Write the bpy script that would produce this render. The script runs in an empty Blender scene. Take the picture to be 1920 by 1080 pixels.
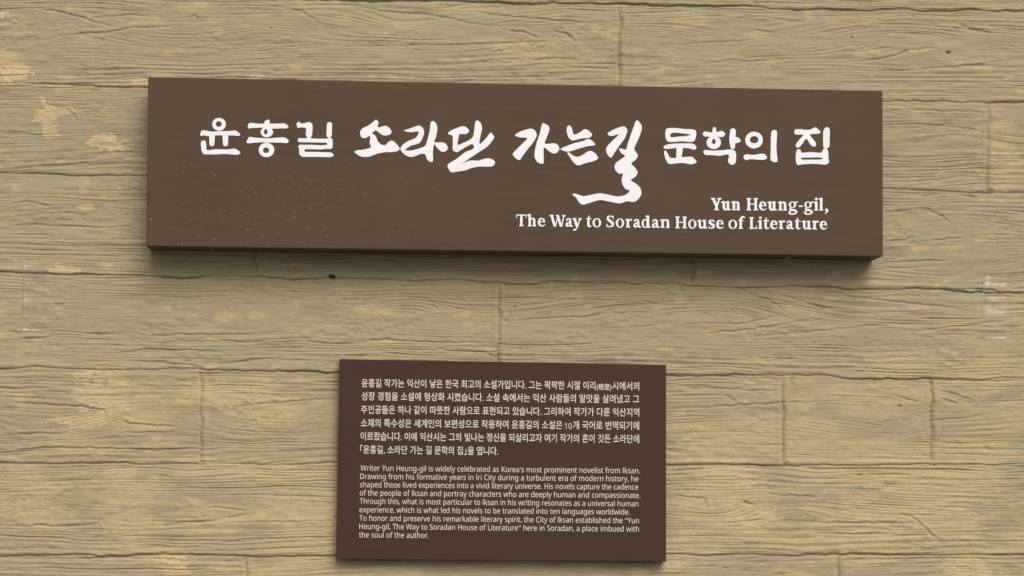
import bpy, bmesh, math
import numpy as np
from mathutils import Matrix, Vector

S = bpy.context.scene
COL = S.collection

# ------------------------------------------------------------------ camera
FPX, YAW, PITCH, ROLL, DIST, CAMZ = 4096.0, 0.0716, 0.0933, 0.0062, 4.7, 1.50
cF = np.array([math.sin(YAW)*math.cos(PITCH), math.cos(YAW)*math.cos(PITCH), math.sin(PITCH)])
_r = np.array([math.cos(YAW), -math.sin(YAW), 0.0]); _u = np.cross(_r, cF)
cR = _r*math.cos(ROLL)+_u*math.sin(ROLL); cU = _u*math.cos(ROLL)-_r*math.sin(ROLL)
cP = np.array([0, -DIST, CAMZ])
cam = bpy.data.cameras.new('camera'); cam.sensor_width = 36; cam.lens = FPX*36/1920
cam.clip_start = .05; cam.clip_end = 200
co = bpy.data.objects.new('camera', cam); COL.objects.link(co)
co.matrix_world = Matrix(((cR[0], cU[0], -cF[0], cP[0]), (cR[1], cU[1], -cF[1], cP[1]),
                          (cR[2], cU[2], -cF[2], cP[2]), (0, 0, 0, 1)))
S.camera = co

# ------------------------------------------------------------------ light (bright overcast)
SUN_EL, SUN_AZ = 39.0, 14.0          # azimuth: degrees to the right of straight in front of the wall
w = bpy.data.worlds.new('World'); S.world = w; w.use_nodes = True
nt = w.node_tree; sky = nt.nodes.new('ShaderNodeTexSky'); sky.sky_type = 'NISHITA'; sky.sun_disc = False
sky.sun_elevation = math.radians(SUN_EL); sky.sun_rotation = math.radians(180-SUN_AZ)
sky.dust_density = 4.0; sky.ozone_density = .6
nt.links.new(sky.outputs[0], nt.nodes['Background'].inputs[0]); nt.nodes['Background'].inputs[1].default_value = 0.085
sl = bpy.data.lights.new('sun', 'SUN'); sl.energy = 1.75; sl.angle = math.radians(40); sl.color = (1, .97, .92)
so = bpy.data.objects.new('sun', sl); COL.objects.link(so)
e, a = math.radians(SUN_EL), math.radians(SUN_AZ)
so.rotation_euler = Vector((math.sin(a)*math.cos(e), -math.cos(a)*math.cos(e), math.sin(e))).to_track_quat('Z', 'Y').to_euler()
so.location = (1.5, -4, 5)
S.view_settings.view_transform = 'Standard'; S.view_settings.look = 'None'
S.view_settings.gamma = 1; S.view_settings.use_curve_mapping = False
S.view_settings.exposure = 0.16

# ------------------------------------------------------------------ helpers
def project(X, Y, Z):
    dx, dy, dz = X-cP[0], Y-cP[1], Z-cP[2]
    q = dx*cF[0]+dy*cF[1]+dz*cF[2]
    return 960+FPX*(dx*cR[0]+dy*cR[1]+dz*cR[2])/q, 540-FPX*(dx*cU[0]+dy*cU[1]+dz*cU[2])/q

def on_plane(u, v, y):
    """points of the upright plane Y=y"""
    u = np.asarray(u, float); v = np.asarray(v, float)
    d = cF+((u-960)/FPX)[..., None]*cR-((v-540)/FPX)[..., None]*cU
    k = (y-cP[1])/d[..., 1]
    return cP+d*k[..., None]

def tag(o, label=None, cat=None, group=None, kind=None):
    for k, v in (('label', label), ('category', cat), ('group', group), ('kind', kind)):
        if v: o[k] = v
    return o

def link(name, me, mat, parent=None):
    o = bpy.data.objects.new(name, me); COL.objects.link(o)
    if mat: me.materials.append(mat)
    if parent is not None:
        o.parent = parent; o.matrix_parent_inverse = Matrix.Translation(-parent.location)
    return o

def thing(name, loc, label, cat, group=None):
    o = bpy.data.objects.new(name, None); COL.objects.link(o); o.location = loc
    o.empty_display_size = .05
    return tag(o, label, cat, group)

class NT:
    def __init__(s, name):
        s.m = bpy.data.materials.new(name); s.m.use_nodes = True; s.t = s.m.node_tree
        s.b = s.t.nodes['Principled BSDF']
    def n(s, typ, **kw):
        x = s.t.nodes.new('ShaderNode'+typ)
        for k, v in kw.items():
            if k.startswith('i_'):
                x.inputs[k[2:].replace('_', ' ')].default_value = v
            else: setattr(x, k, v)
        return x
    def l(s, a, b): s.t.links.new(a, b)
    def pos(s, scale):
        g = s.n('NewGeometry'); m = s.n('Mapping'); m.inputs['Scale'].default_value = scale
        s.l(g.outputs['Position'], m.inputs[0]); return m.outputs[0]
    def noise(s, vec, scale, detail=4, rough=.55):
        x = s.n('TexNoise'); x.inputs['Scale'].default_value = scale
        x.inputs['Detail'].default_value = detail; x.inputs['Roughness'].default_value = rough
        s.l(vec, x.inputs['Vector']); return x.outputs[0]
    def ramp(s, val, stops):
        r = s.n('ValToRGB'); els = r.color_ramp.elements
        while len(els) < len(stops): els.new(.5)
        for el, (p, c) in zip(els, stops): el.position = p; el.color = c if len(c) == 4 else (*c, 1)
        s.l(val, r.inputs[0]); return r.outputs[0]
    def mix(s, fac, A, B, blend='MIX'):
        x = s.n('Mix', data_type='RGBA', blend_type=blend)
        for v, i in ((fac, 0), (A, 6), (B, 7)):
            if hasattr(v, 'links'): s.l(v, x.inputs[i])
            elif i == 0: x.inputs[0].default_value = v
            else: x.inputs[i].default_value = (*v, 1)
        return x.outputs[2]
    def math(s, op, A, B=0.0):
        x = s.n('Math', operation=op)
        for i, v in enumerate((A, B)):
            if hasattr(v, 'links'): s.l(v, x.inputs[i])
            else: x.inputs[i].default_value = v
        return x.outputs[0]

# ------------------------------------------------------------------ noise for the wall's relief
def h32(ix, iy, seed):
    n = (ix.astype(np.int64)*374761393+iy.astype(np.int64)*668265263+seed*974634777) & 0xffffffff
    n = ((n ^ (n >> 13))*1274126177) & 0xffffffff
    n = ((n ^ (n >> 15))*2246822519) & 0xffffffff
    return ((n ^ (n >> 16)) & 0xffff)/32767.5-1.0

TABS = {}
def vn(x, y, seed):
    xi = np.floor(x); yi = np.floor(y); fx = x-xi; fy = y-yi
    fx = fx*fx*fx*(fx*(fx*6-15)+10); fy = fy*fy*fy*(fy*(fy*6-15)+10)
    if seed not in TABS: TABS[seed] = np.random.default_rng(seed).uniform(-1, 1, 65536)
    tb = TABS[seed]; xi = xi.astype(np.int64); yi = (yi.astype(np.int64) & 255) << 8
    x0 = xi & 255; x1 = (xi+1) & 255; y1 = (yi+256) & 65535
    a = tb[yi+x0]; b = tb[yi+x1]; c = tb[y1+x0]; d = tb[y1+x1]
    return (a+(b-a)*fx)*(1-fy)+(c+(d-c)*fx)*fy

def fbm(x, y, seed, octv=3):
    r = 0; amp = 1; t = 0
    for k in range(octv):
        r = r+amp*vn(x*2**k+k*17.3, y*2**k+k*9.1, seed+k*31); t += amp; amp *= .5
    return r/t

def sstep(a, b, x):
    t = np.clip((x-a)/(b-a), 0, 1); return t*t*(3-2*t)

# board courses: seam lines (height at the left end, at 1920 to the right)
SEAMS = [(-540, -512), (-365, -335), (-188, -160), (-14, 22), (157, 193), (326, 361), (511, 547), (688, 712),
         (868, 873), (1042, 1040), (1218, 1212), (1394, 1384), (1570, 1556), (1746, 1728), (1922, 1900), (2098, 2072), (2274, 2244)]
JOINTS = {3: [-520, 1162, 1990], 4: [-260, 640, 1851], 5: [-620, 480, 1300, 2350], 6: [-150, 935, 2080],
          7: [376, 1467, 1747, 2600], 8: [-500, 640, 1000, 2240], 9: [460, 1571, -350, 2100]}
# knots where the grain swirls: u, v, length, height, strength
KNOTS = [(1345, 580, 170, 32, 42), (1050, 78, 120, 26, 30), (150, 50, 110, 22, 26), (1690, 70, 150, 30, 36),
         (1400, 60, 130, 24, -22), (520, 52, 120, 25, 24), (1687, 762, 40, 14, 22), (1790, 500, 130, 30, -24),
         (1770, 420, 110, 26, 26), (120, 400, 100, 25, 22), (470, 955, 60, 18, 16), (1480, 958, 120, 22, 22),
         (1350, 960, 80, 20, -16), (300, 790, 120, 24, 22), (60, 800, 90, 20, -18), (560, 590, 140, 28, 18),
         (1120, 570, 130, 24, 20), (770, 570, 70, 20, 14), (70, 950, 70, 20, 18), (1800, 250, 110, 26, 16),
         (1760, 790, 120, 24, -20), (1380, 790, 150, 26, 20), (230, 280, 90, 30, 14), (800, 40, 150, 26, -22)]
# single grooves one can follow in the relief: width, depth, points
GROOVES = [
 (2.4,3.0,[(65,15),(100,19),(150,32),(180,42),(207,50)]),(2.4,2.8,[(110,68),(160,62),(207,61),(240,53),(283,51),(327,50)]),
 (2,2.0,[(173,33),(213,31),(250,27),(277,32)]),(2,2.4,[(353,33),(366,30),(374,41)]),(2.2,2.2,[(493,7),(567,22),(600,45)]),
 (1.8,2.6,[(123,205),(136,214),(143,228)]),(2,2.0,[(127,302),(180,297)]),(2,2.2,[(80,312),(167,305)]),(2.2,2.2,[(20,250),(80,253),(140,250)]),
 (2.4,2.4,[(640,10),(723,22),(807,27),(847,35),(880,43),(940,50)]),(2.2,2.4,[(887,20),(940,30),(990,33),(1057,40),(1150,43)]),
 (2.6,3.6,[(953,58),(980,60),(1013,72)]),(2.6,3.6,[(1037,57),(1060,62),(1072,72),(1077,80)]),
 (2.2,2.4,[(640,88),(757,85),(873,85),(973,80),(1023,78)]),(2,2,[(880,117),(960,112),(1040,110),(1110,113)]),
 (2,2,[(1060,125),(1150,130)]),(2,1.8,[(1380,33),(1430,32),(1500,42)]),(2.2,2.6,[(1800,47),(1833,57),(1863,62)]),
 (2.2,3,[(1580,117),(1640,113),(1680,103),(1700,95),(1753,90)]),(2,2.2,[(1580,97),(1627,95),(1673,88)]),
 (2,2.2,[(1413,55),(1447,62)]),(2,2.2,[(1287,82),(1357,78),(1420,75)]),(2.4,3,[(1827,123),(1863,122)]),(2,2.2,[(1660,133),(1790,126),(1900,112)]),
 (2,2,[(1310,120),(1370,113),(1440,115)]),(2.2,2.2,[(0,388),(50,377),(97,388)]),(2,2,[(27,397),(73,395)]),
 (2.2,2.4,[(20,423),(67,422),(127,423),(183,427),(253,425)]),(2.2,2.6,[(67,447),(117,445)]),(2,2.2,[(0,637),(67,635),(117,627)]),
 (2,2,[(153,627),(227,625)]),(2.2,2.4,[(283,630),(333,627),(467,628)]),(2.2,2.2,[(283,645),(333,640),(417,640),(493,643)]),
 (2.6,3,[(227,660),(300,655),(420,660)]),(2.6,3,[(227,677),(300,680),(377,688)]),(2.6,3,[(413,682),(500,673),(600,678)]),
 (2.2,2.2,[(947,557),(1040,560),(1173,565)]),(2.2,2,[(1193,562),(1240,573)]),(2.6,3,[(980,600),(1057,595),(1090,595),(1133,587),(1213,587)]),
 (2.4,2.6,[(640,643),(723,638),(840,643),(913,643)]),(2.4,2.8,[(773,653),(840,657),(900,660),(933,670)]),
 (1.6,2.2,[(795,560),(826,573)]),(1.6,2.2,[(805,572),(822,580)]),
 (2.4,2.8,[(1380,542),(1440,563),(1470,580)]),(2.4,2.6,[(1440,547),(1513,567),(1560,582)]),(2.4,2.6,[(1520,540),(1613,560),(1747,573),(1800,580)]),
 (2.2,2.2,[(1280,607),(1380,608),(1430,600),(1463,590)]),(2.2,2.4,[(1313,627),(1413,617),(1520,600)]),(2.2,2.2,[(1380,633),(1513,623),(1647,610),(1713,608)]),
 (2.4,3,[(1727,368),(1763,363),(1807,365),(1833,373)]),(2.4,3,[(1660,397),(1740,393),(1763,403),(1780,417)]),
 (2.2,2.4,[(1747,450),(1813,447)]),(2.2,2.2,[(1660,452),(1700,450)]),(2.2,2.4,[(1663,492),(1780,488)]),(2,2,[(1630,505),(1760,500)]),
 (2.4,3,[(1815,540),(1850,545),(1920,552)]),(2.2,2.6,[(1720,620),(1800,612),(1900,600)]),
 (2.2,3,[(23,755),(83,758),(150,763),(193,770),(200,783)]),(2.6,3.4,[(230,788),(243,795),(300,798),(330,800)]),
 (2.2,2.6,[(220,812),(330,810)]),(2.4,3,[(0,818),(67,813),(133,813)]),(2.8,4,[(0,848),(83,840),(150,840),(300,845),(360,840)]),
 (2.2,2.6,[(430,763),(533,755),(627,747)]),(2.2,2.6,[(310,983),(393,978)]),(2.2,2.4,[(433,980),(627,977)]),(2.4,3,[(0,985),(127,987),(187,982)]),
 (2.2,2.6,[(427,972),(460,965)]),(2.2,2.6,[(143,1050),(240,1042)]),(2.2,2.4,[(387,953),(427,953),(463,960)]),
 (2.4,2.6,[(1250,766),(1328,764),(1400,759),(1467,755),(1530,755)]),(2,2.4,[(1360,741),(1382,755)]),(2.2,2.6,[(1268,723),(1364,729),(1452,734)]),
 (2.2,2.8,[(1750,729),(1824,750)]),(2.2,2.8,[(1753,745),(1796,757)]),(2.2,2.6,[(1672,741),(1722,755)]),
 (2.4,3,[(1265,929),(1321,936),(1327,961)]),(2.6,3.4,[(1392,943),(1413,947)]),(2.4,2.8,[(1693,964),(1718,975),(1743,1000),(1764,1014)]),
 (2.2,2.6,[(1364,980),(1438,975)]),(2.2,2.6,[(1530,982),(1612,980),(1729,982)]),(2.2,2.6,[(1615,1001),(1736,1005)]),
 (2.2,2.6,[(1440,927),(1530,932)]),(1.2,1.6,[(1591,872),(1594,922),(1612,968)]),(1.2,1.6,[(465,890),(464,962)]),(1.0,1.4,[(75,765),(87,835)]),
 (1.1,1.4,[(357,945),(356,985)]),(1.2,1.4,[(1552,800),(1550,862)]),(1.2,1.4,[(1052,75),(1053,155)]),(1.2,1.3,[(133,1050),(132,1080)]),
 (2,2.4,[(1660,205),(1760,207),(1850,212)]),(2,2.6,[(1660,235),(1720,232),(1800,238),(1845,247)]),
]
PITS = [(507,52,4,3),(69,72,4,3),(248,13,3,3),(1778,99,7,7),(1597,70,4,5),(236,402,3,4),(551,547,4,3),(1372,582,4,3),
        (965,575,4,4),(975,653,3,4),(949,602,9,3),(1687,762,5,5),(1611,891,5,3),(1850,841,9,3),(1398,942,8,3),(1230,995,4,3),(1360,1065,4,3)]
# patches where the paint is missing and the pale render shows: u, v, ru, rv, strength
BARE = [(30,140,30,18,1),(10,105,25,12,.7),(88,213,20,24,1),(118,205,32,8,.8),(95,243,16,16,.8),(200,265,29,14,1),(262,150,18,6,.9),
        (125,502,28,9,1),(160,386,18,8,.8),(425,593,22,9,.55),(480,591,16,7,.5),(28,352,10,6,.6),(660,458,8,6,.5),(715,585,35,8,.5),
        (190,742,55,40,.8),(170,785,50,18,.8),(440,738,100,24,.7),(500,775,70,20,.6),(250,770,80,30,.6),(230,920,65,55,.6),(240,985,50,35,.65),
        (60,960,70,35,.55),(40,910,80,35,.4),(560,955,80,30,.6),(580,1000,70,22,.5),(330,1065,34,26,1),(400,975,70,25,.55),(360,860,40,6,.6),
        (1355,905,60,50,.7),(1400,955,60,35,.75),(1300,960,40,25,.6),(1700,945,130,45,.7),(1760,985,80,35,.65),(1560,965,50,25,.55),(1820,1060,40,20,.8),
        (1650,1000,120,30,.55),(1270,1055,35,18,.7),(660,1075,50,16,.6),(1330,1010,90,22,.5),(1875,260,35,40,.5),(1890,320,30,40,.45),(1500,745,30,30,.35),
        (1480,560,40,20,.2),(1660,740,120,24,.4),(1290,38,30,14,.5),(1620,40,60,14,.35),(850,10,60,12,.35),(350,12,40,12,.4),(290,40,30,10,.4),(620,152,14,4,.7),
        (668,151,10,3,.6),(990,95,70,20,.35),(1860,600,60,60,.25),(1840,700,90,30,.35),(1690,690,70,30,.35),(1080,523,14,4,.6),(560,495,10,5,.4)]

def seg_dist(U, V, ax, ay, bx, by):
    dx, dy = bx-ax, by-ay; L = dx*dx+dy*dy+1e-9
    t = np.clip(((U-ax)*dx+(V-ay)*dy)/L, 0, 1)
    return np.hypot(U-ax-t*dx, V-ay-t*dy), t

def relief(U, V):
    """height (mm) in front of the wall's plane, bare-render amount, tone amount"""
    shp = U.shape; H = np.zeros(shp)
    n1 = vn(U/210, V/90, 3)
    # seams
    ys = [a+(b-a)*U/1920+3.2*vn(U/70, U*0+i*7.7, 11+i)+1.3*vn(U/17, U*0+i*3.3, 51+i) for i, (a, b) in enumerate(SEAMS)]
    idx = np.zeros(shp, int)-1
    for y in ys: idx += (V > y)
    idx = np.clip(idx, 0, len(ys)-2)
    top = np.zeros(shp); bot = np.zeros(shp)
    for i in range(len(ys)-1):
        m = idx == i; top[m] = ys[i][m]; bot[m] = ys[i+1][m]
    t = (V-top)/(bot-top)                                   # 0 at the top of a board, 1 at its foot
    # boards within a course
    board = idx*7
    jd = np.full(shp, 1e3); js = np.zeros(shp)
    for i in range(len(ys)-1):
        m = idx == i
        if not m.any(): continue
        jl = JOINTS.get(i, [-700+i*331 % 900, 500+i*457 % 1500, 2300+i*211 % 700])
        for j in jl:
            x = j+2.0*vn(V[m]/22, V[m]*0, 71+i+int(j) % 13)+(V[m]-top[m])*-.01
            d = U[m]-x; board[m] += (d > 0)
            k = np.abs(d) < np.abs(jd[m])
            tmp = jd[m]; tmp[k] = d[k]; jd[m] = tmp
    hb = h32(board, board*0+5, 9); hb2 = h32(board, board*0+8, 19)
    # grain: level lines of a gently warped field, sharper towards the board's edges
    warp = 17*fbm(U/560+hb*9, V/95+hb2*5, 21, 2)+3.2*vn(U/170, V/38, 23)+.8*vn(U/48, V/16, 24)
    for (ku, kv, kl, kh, ks) in KNOTS:
        m = (np.abs(U-ku) < 3*kl) & (np.abs(V-kv) < 3*kh)
        if m.any(): warp[m] += ks*np.exp(-((U[m]-ku)/kl)**2-((V[m]-kv)/kh)**2)
    lam = 11.0+1.8*hb
    ph = (V+warp)/lam+hb*3+.28*vn(U/90, V/15, 29)
    s = np.sin(2*np.pi*ph); row = np.floor(ph+.25)
    lvl = h32(row.astype(int), board, 77)                   # each line has a strength of its own
    run = vn(U/120+lvl*30, row*1.7, 78)+.45*vn(U/34+lvl*11, row*2.3, 79)    # and fades along its length
    edge = sstep(.08, .30, np.abs(t-.46))
    worn = sstep(-.32, .28, fbm(U/300, V/38, 33, 3)+.30*(edge*2-1)+.12*hb)
    line = sstep(.1, 1.0, s+.18*vn(U/20, V/5, 81))*sstep(-.7, .85, lvl*.7+run)
    depth = (.74+.26*sstep(480, 800, V))*(.95+.75*vn(U/190, V/19, 87))
    H -= 2.9*depth*line*(.10+.90*worn)
    H += .75*s*worn
    H += .20*vn(U/60, V/3.2, 82)+.08*vn(U/15, V/2.2, 83)       # fibres
    crink = sstep(.05, .5, fbm(U/120, V/45, 84, 2)-.25*worn)
    H += crink*(.85*vn(U/14, V/7, 85)+.45*vn(U/6.5, V/5, 86))    # crinkled, smeared render
    ph2 = (V+warp*.95)/5.4+hb2*5+.2*vn(U/80, V/9, 39)
    H -= .6*sstep(.1, 1, np.sin(2*np.pi*ph2))*sstep(.0, .5, vn(U/160, V/18, 41)+.25*edge)
    # soft swelling of each board, hand-made unevenness
    H += 1.6*n1+1.7*vn(U/75, V/30, 43)+.75*vn(U/26, V/11, 44)+1.0*hb+1.6*hb2*(t-.5)
    rough = sstep(-.1, .6, vn(U/90, V/40, 45))
    H += (.10+.26*rough)*vn(U/7, V/4.6, 46)+.09*vn(U/3.4, V/2.6, 47)
    # chips and scuffs along grain
    ch = sstep(.58, .85, vn(U/26, V/5.5, 48)*.7+vn(U/9, V/4, 49)*.45)*rough
    H -= .9*ch
    # seams: the upper board laps over a dark groove
    sd = np.full(shp, 1e3)
    for i in range(len(ys)):
        d = V-ys[i]; k = np.abs(d) < np.abs(sd); sd[k] = d[k]
    sk = (.72+.6*vn(U/120, U*0+idx*3.1, 55)).clip(.22, 1.15)
    H -= 4.0*sk*np.exp(-((sd-.8)/1.8)**2)
    H += (.4+.6*sk)*(1.2*np.exp(-((sd+5)/4.5)**2)-1.0*np.exp(-((sd-8)/7.0)**2))
    # joints: groove beside a squeezed-out ridge
    jk = .45+.55*sstep(-.3, .5, vn(U/300, V/60, 57))
    ed = sstep(0, .06, t)*sstep(1, .94, t)
    H -= ed*jk*4.2*np.exp(-(jd/1.8)**2)
    H += ed*(3.0*np.exp(-((jd-9)/5.0)**2)-1.0*np.exp(-((jd-18)/5)**2)+.8*np.exp(-((jd+7)/4)**2))
    # followed grooves
    for (gw, gd, pts) in GROOVES:
        p = np.array(pts, float)
        m = (U > p[:, 0].min()-14) & (U < p[:, 0].max()+14) & (V > p[:, 1].min()-16) & (V < p[:, 1].max()+16)
        if not m.any(): continue
        u = U[m]; v = V[m]+1.4*vn(U[m]/14, V[m]/14, 61); D = np.full(u.shape, 1e3); T = np.zeros(u.shape); n = len(p)-1; sg = np.zeros(u.shape)
        for i in range(n):
            d, tt = seg_dist(u, v, *p[i], *p[i+1]); k = d < D; D[k] = d[k]; T[k] = (i+tt[k])/n
            yl = p[i, 1]+tt*(p[i+1, 1]-p[i, 1]); sg[k] = (v-yl)[k]
        tp = np.sqrt(np.clip(1-(2*T-1)**2, 0, 1))*.85+.15
        H[m] += .62*tp*(-gd*np.exp(-(D/(.85*gw))**2)+.45*gd*np.exp(-((sg+4.2)/3.2)**2)*(D < 9))
    for (pu, pv, r, d) in PITS:
        m = (np.abs(U-pu) < 3*r) & (np.abs(V-pv) < 3*r)
        if m.any(): H[m] -= d*np.exp(-(((U[m]-pu)/(r*.6))**2+((V[m]-pv)/(r*.42))**2)**1.5)
    # paint worn off
    ns = fbm(U/38, V/17, 63, 3); n2 = fbm(U/9, V/4.5, 64, 2)-.25*line
    bare = np.zeros(shp)
    for (pu, pv, ru, rv, st) in BARE:
        m = (np.abs(U-pu) < 2.2*ru) & (np.abs(V-pv) < 2.2*rv)
        if not m.any(): continue
        r = np.hypot((U[m]-pu)/ru, (V[m]-pv)/rv)+.6*ns[m]+.5*n2[m]
        wd = .10 if st > .75 else .45
        bare[m] = np.maximum(bare[m], st*sstep(1+wd, 1-wd, r))
    low = sstep(620, 900, V)
    bare = np.maximum(bare, (.12+.42*low)*sstep(.12-.3*low, .55-.15*low, fbm(U/150, V/40, 65, 3)))
    bare = np.maximum(bare, .5*sstep(.45, .62, fbm(U/40, V/16, 67, 3)))
    H -= .8*sstep(.5, .9, bare)
    H += sstep(.55, .9, bare)*.5*vn(U/3.8, V/3.2, 68)
    tone = .5+.5*fbm(U/260+hb, V/110, 69, 3)+.3*hb2+.22*low
    return H, np.clip(bare, 0, 1), np.clip(tone, 0, 1)

# ------------------------------------------------------------------ wall
def wall_material():
    k = NT('painted_board_render')
    at = k.n('Attribute', attribute_name='bare'); tn = k.n('Attribute', attribute_name='tone')
    P = k.pos((1, 1, 1)); PL = k.pos((1, 1, 4.5))
    fine = k.noise(PL, 55, 5, .65); grain = k.noise(k.pos((1, 1, 9)), 14, 5, .6)
    paint = k.mix(tn.outputs['Fac'], (.311, .268, .174), (.376, .324, .211))
    paint = k.mix(k.ramp(k.noise(PL, 3.2, 5, .6), [(.38, (0,)*3), (.68, (1,)*3)]), paint, (.386, .330, .205))
    paint = k.mix(.45, paint, k.ramp(grain, [(.3, (.274, .235, .141)), (.7, (.404, .347, .214))]))
    bcol = k.ramp(k.noise(P, 230, 3, .7), [(.3, (.50, .385, .200)), (.7, (.60, .485, .285))])
    spk = k.ramp(k.noise(P, 320, 2, .6), [(.36, (.6,)*3), (.62, (1,)*3)])
    bw = k.math('MULTIPLY', at.outputs['Fac'], spk)
    c = k.mix(bw, paint, bcol)
    c = k.mix(1.0, c, k.ramp(fine, [(.2, (.86, .86, .86)), (.8, (1.1, 1.1, 1.1))]), 'MULTIPLY')
    k.l(c, k.b.inputs['Base Color']); k.b.inputs['Roughness'].default_value = .72
    k.b.inputs['Specular IOR Level'].default_value = .3
    bp = k.n('Bump'); bp.inputs['Strength'].default_value = .35; bp.inputs['Distance'].default_value = .0013
    hgt = k.math('ADD', k.noise(k.pos((1, 1, 3.2)), 120, 5, .62), k.math('MULTIPLY', k.noise(P, 420, 2), .5))
    k.l(hgt, bp.inputs['Height']); k.l(bp.outputs[0], k.b.inputs['Normal'])
    return k.m

def axis(lo, a, b, hi, step, coarse):
    def out(x0, x1):
        d = abs(x1-x0); pts = []; x = 0; st = step
        while x < d:
            st = min(st*1.12, coarse); x += st; pts.append(x)
        pts = np.array(pts)*d/pts[-1]; return pts*np.sign(x1-x0)+x0
    return np.concatenate([out(a, lo)[::-1], np.arange(a, b, step), out(b, hi)])

def build_wall():
    xs = axis(-3.0, -1.0, 1.62, 3.4, .0021, .012); zs = axis(0.0, 1.28, 2.66, 3.9, .00112, .010)
    nx, nz = len(xs), len(zs)
    X, Z = np.meshgrid(xs, zs)
    U, V = project(X, 0*X, Z)
    H, bare, tone = relief(U, V)
    Y = -H*.00115
    Y = np.clip(Y, -.0062, .02)
    Y[0, :] = Y[-1, :] = .22; Y[:, 0] = Y[:, -1] = .22
    me = bpy.data.meshes.new('wall')
    nv = nx*nz; me.vertices.add(nv)
    me.vertices.foreach_set('co', np.stack([X, Y, Z], -1).astype(np.float32).ravel())
    i = np.arange(nv, dtype=np.int32).reshape(nz, nx)
    q = np.stack([i[:-1, :-1], i[:-1, 1:], i[1:, 1:], i[1:, :-1]], -1).reshape(-1, 4)
    back = np.array([i[0, 0], i[-1, 0], i[-1, -1], i[0, -1]], dtype=np.int32)
    q = np.vstack([q, back[None]]).astype(np.int32)
    nf = len(q); me.loops.add(nf*4); me.loops.foreach_set('vertex_index', q.ravel())
    me.polygons.add(nf); me.polygons.foreach_set('loop_start', np.arange(0, nf*4, 4, dtype=np.int32))
    me.polygons.foreach_set('use_smooth', np.append(np.ones(nf-1, bool), False))
    for nm, arr in (('bare', bare), ('tone', tone)):
        me.attributes.new(nm, 'FLOAT', 'POINT').data.foreach_set('value', arr.astype(np.float32).ravel())
    me.update(calc_edges=True); me.validate()
    o = link('wall', me, wall_material())
    tag(o, 'olive beige wall of wood grained boards in relief with flaking pale patches, behind both signs', 'wall')
build_wall()

# ------------------------------------------------------------------ ground sheet out of view, added to bounce light up onto the signs
def build_ground():
    bm = bmesh.new()
    for q in ((-30, -30), (30, -30), (30, .1), (-30, .1)): bm.verts.new((*q, 0.0))
    bm.faces.new(bm.verts); me = bpy.data.meshes.new('ground'); bm.to_mesh(me); bm.free()
    k = NT('bounce_ground_grey'); n = k.noise(k.pos((1, 1, 1)), 3, 6)
    k.l(k.ramp(n, [(.3, (.13, .12, .105)), (.7, (.18, .168, .15))]), k.b.inputs['Base Color']); k.b.inputs['Roughness'].default_value = .85
    tag(link('ground', me, k.m), kind='structure')
build_ground()

# ------------------------------------------------------------------ signs
BIG_T, SMALL_T = .092, .030
BIG = [(278, 144), (1655, 170), (1656, 480.5), (274.5, 461.5)]
SMALL = [(637, 673), (1249, 684), (1249, 1053.5), (630, 1048)]

def brown(name, col, dusty):
    k = NT(name); P = k.pos((1, 1, 1))
    st = k.noise(k.pos((1, 1, 12)), 9, 5, .6)
    d = tuple(x*.93 for x in col); l = tuple(x*1.06 for x in col)
    c = k.mix(k.ramp(st, [(.3, (0,)*3), (.7, (1,)*3)]), d, l)
    c = k.mix(k.ramp(k.noise(P, 4, 4), [(.35, (0,)*3), (.7, (.6,)*3)]), c, (col[0]*1.2, col[1]*1.25, col[2]*1.3))
    if dusty:
        # splashed dust on the lower left of the board
        g = k.n('NewGeometry'); sx = k.n('SeparateXYZ'); k.l(g.outputs['Position'], sx.inputs[0])
        q = on_plane(np.array([505.]), np.array([402.]), -BIG_T)[0]
        ux = k.math('DIVIDE', k.math('SUBTRACT', sx.outputs[0], q[0]), .20)
        uz = k.math('DIVIDE', k.math('SUBTRACT', sx.outputs[2], q[2]), .13)
        rr = k.math('ADD', k.math('MULTIPLY', ux, ux), k.math('MULTIPLY', uz, uz))
        msk = k.math('ADD', k.math('MULTIPLY', k.math('POWER', 2.718, k.math('MULTIPLY', rr, -1)), .9), .012)
        out = None
        for sc, th in ((210, .22), (120, .16), (60, .09)):
            v = k.n('TexVoronoi', feature='F1'); v.inputs['Scale'].default_value = sc; v.inputs['Randomness'].default_value = 1
            k.l(k.pos((1, .001, 1)), v.inputs['Vector'])
            sep = k.n('SeparateColor'); k.l(v.outputs['Color'], sep.inputs[0])
            on = k.math('LESS_THAN', sep.outputs[0], k.math('MULTIPLY', msk, .30))
            dot = k.ramp(v.outputs['Distance'], [(.02, (1,)*3), (th+.1, (0,)*3)])
            s_ = k.math('MULTIPLY', k.math('MULTIPLY', on, dot), k.math('MULTIPLY', sep.outputs[1], .55))
            out = s_ if out is None else k.math('MAXIMUM', out, s_)
        c = k.mix(out, c, (.33, .29, .25))
    k.l(c, k.b.inputs['Base Color'])
    k.b.inputs['Roughness'].default_value = .6; k.b.inputs['Specular IOR Level'].default_value = .22
    bp = k.n('Bump'); bp.inputs['Strength'].default_value = .12; bp.inputs['Distance'].default_value = .001
    k.l(k.noise(k.pos((1, 1, 3)), 160, 4), bp.inputs['Height']); k.l(bp.outputs[0], k.b.inputs['Normal'])
    return k.m

def flat_paint(name, col, rough, var=.06):
    k = NT(name); n = k.noise(k.pos((1, 1, 1)), 60, 3)
    k.l(k.ramp(n, [(.3, tuple(x*(1-var) for x in col)), (.7, col)]), k.b.inputs['Base Color'])
    k.b.inputs['Roughness'].default_value = rough; k.b.inputs['Specular IOR Level'].default_value = .3
    return k.m

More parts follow.
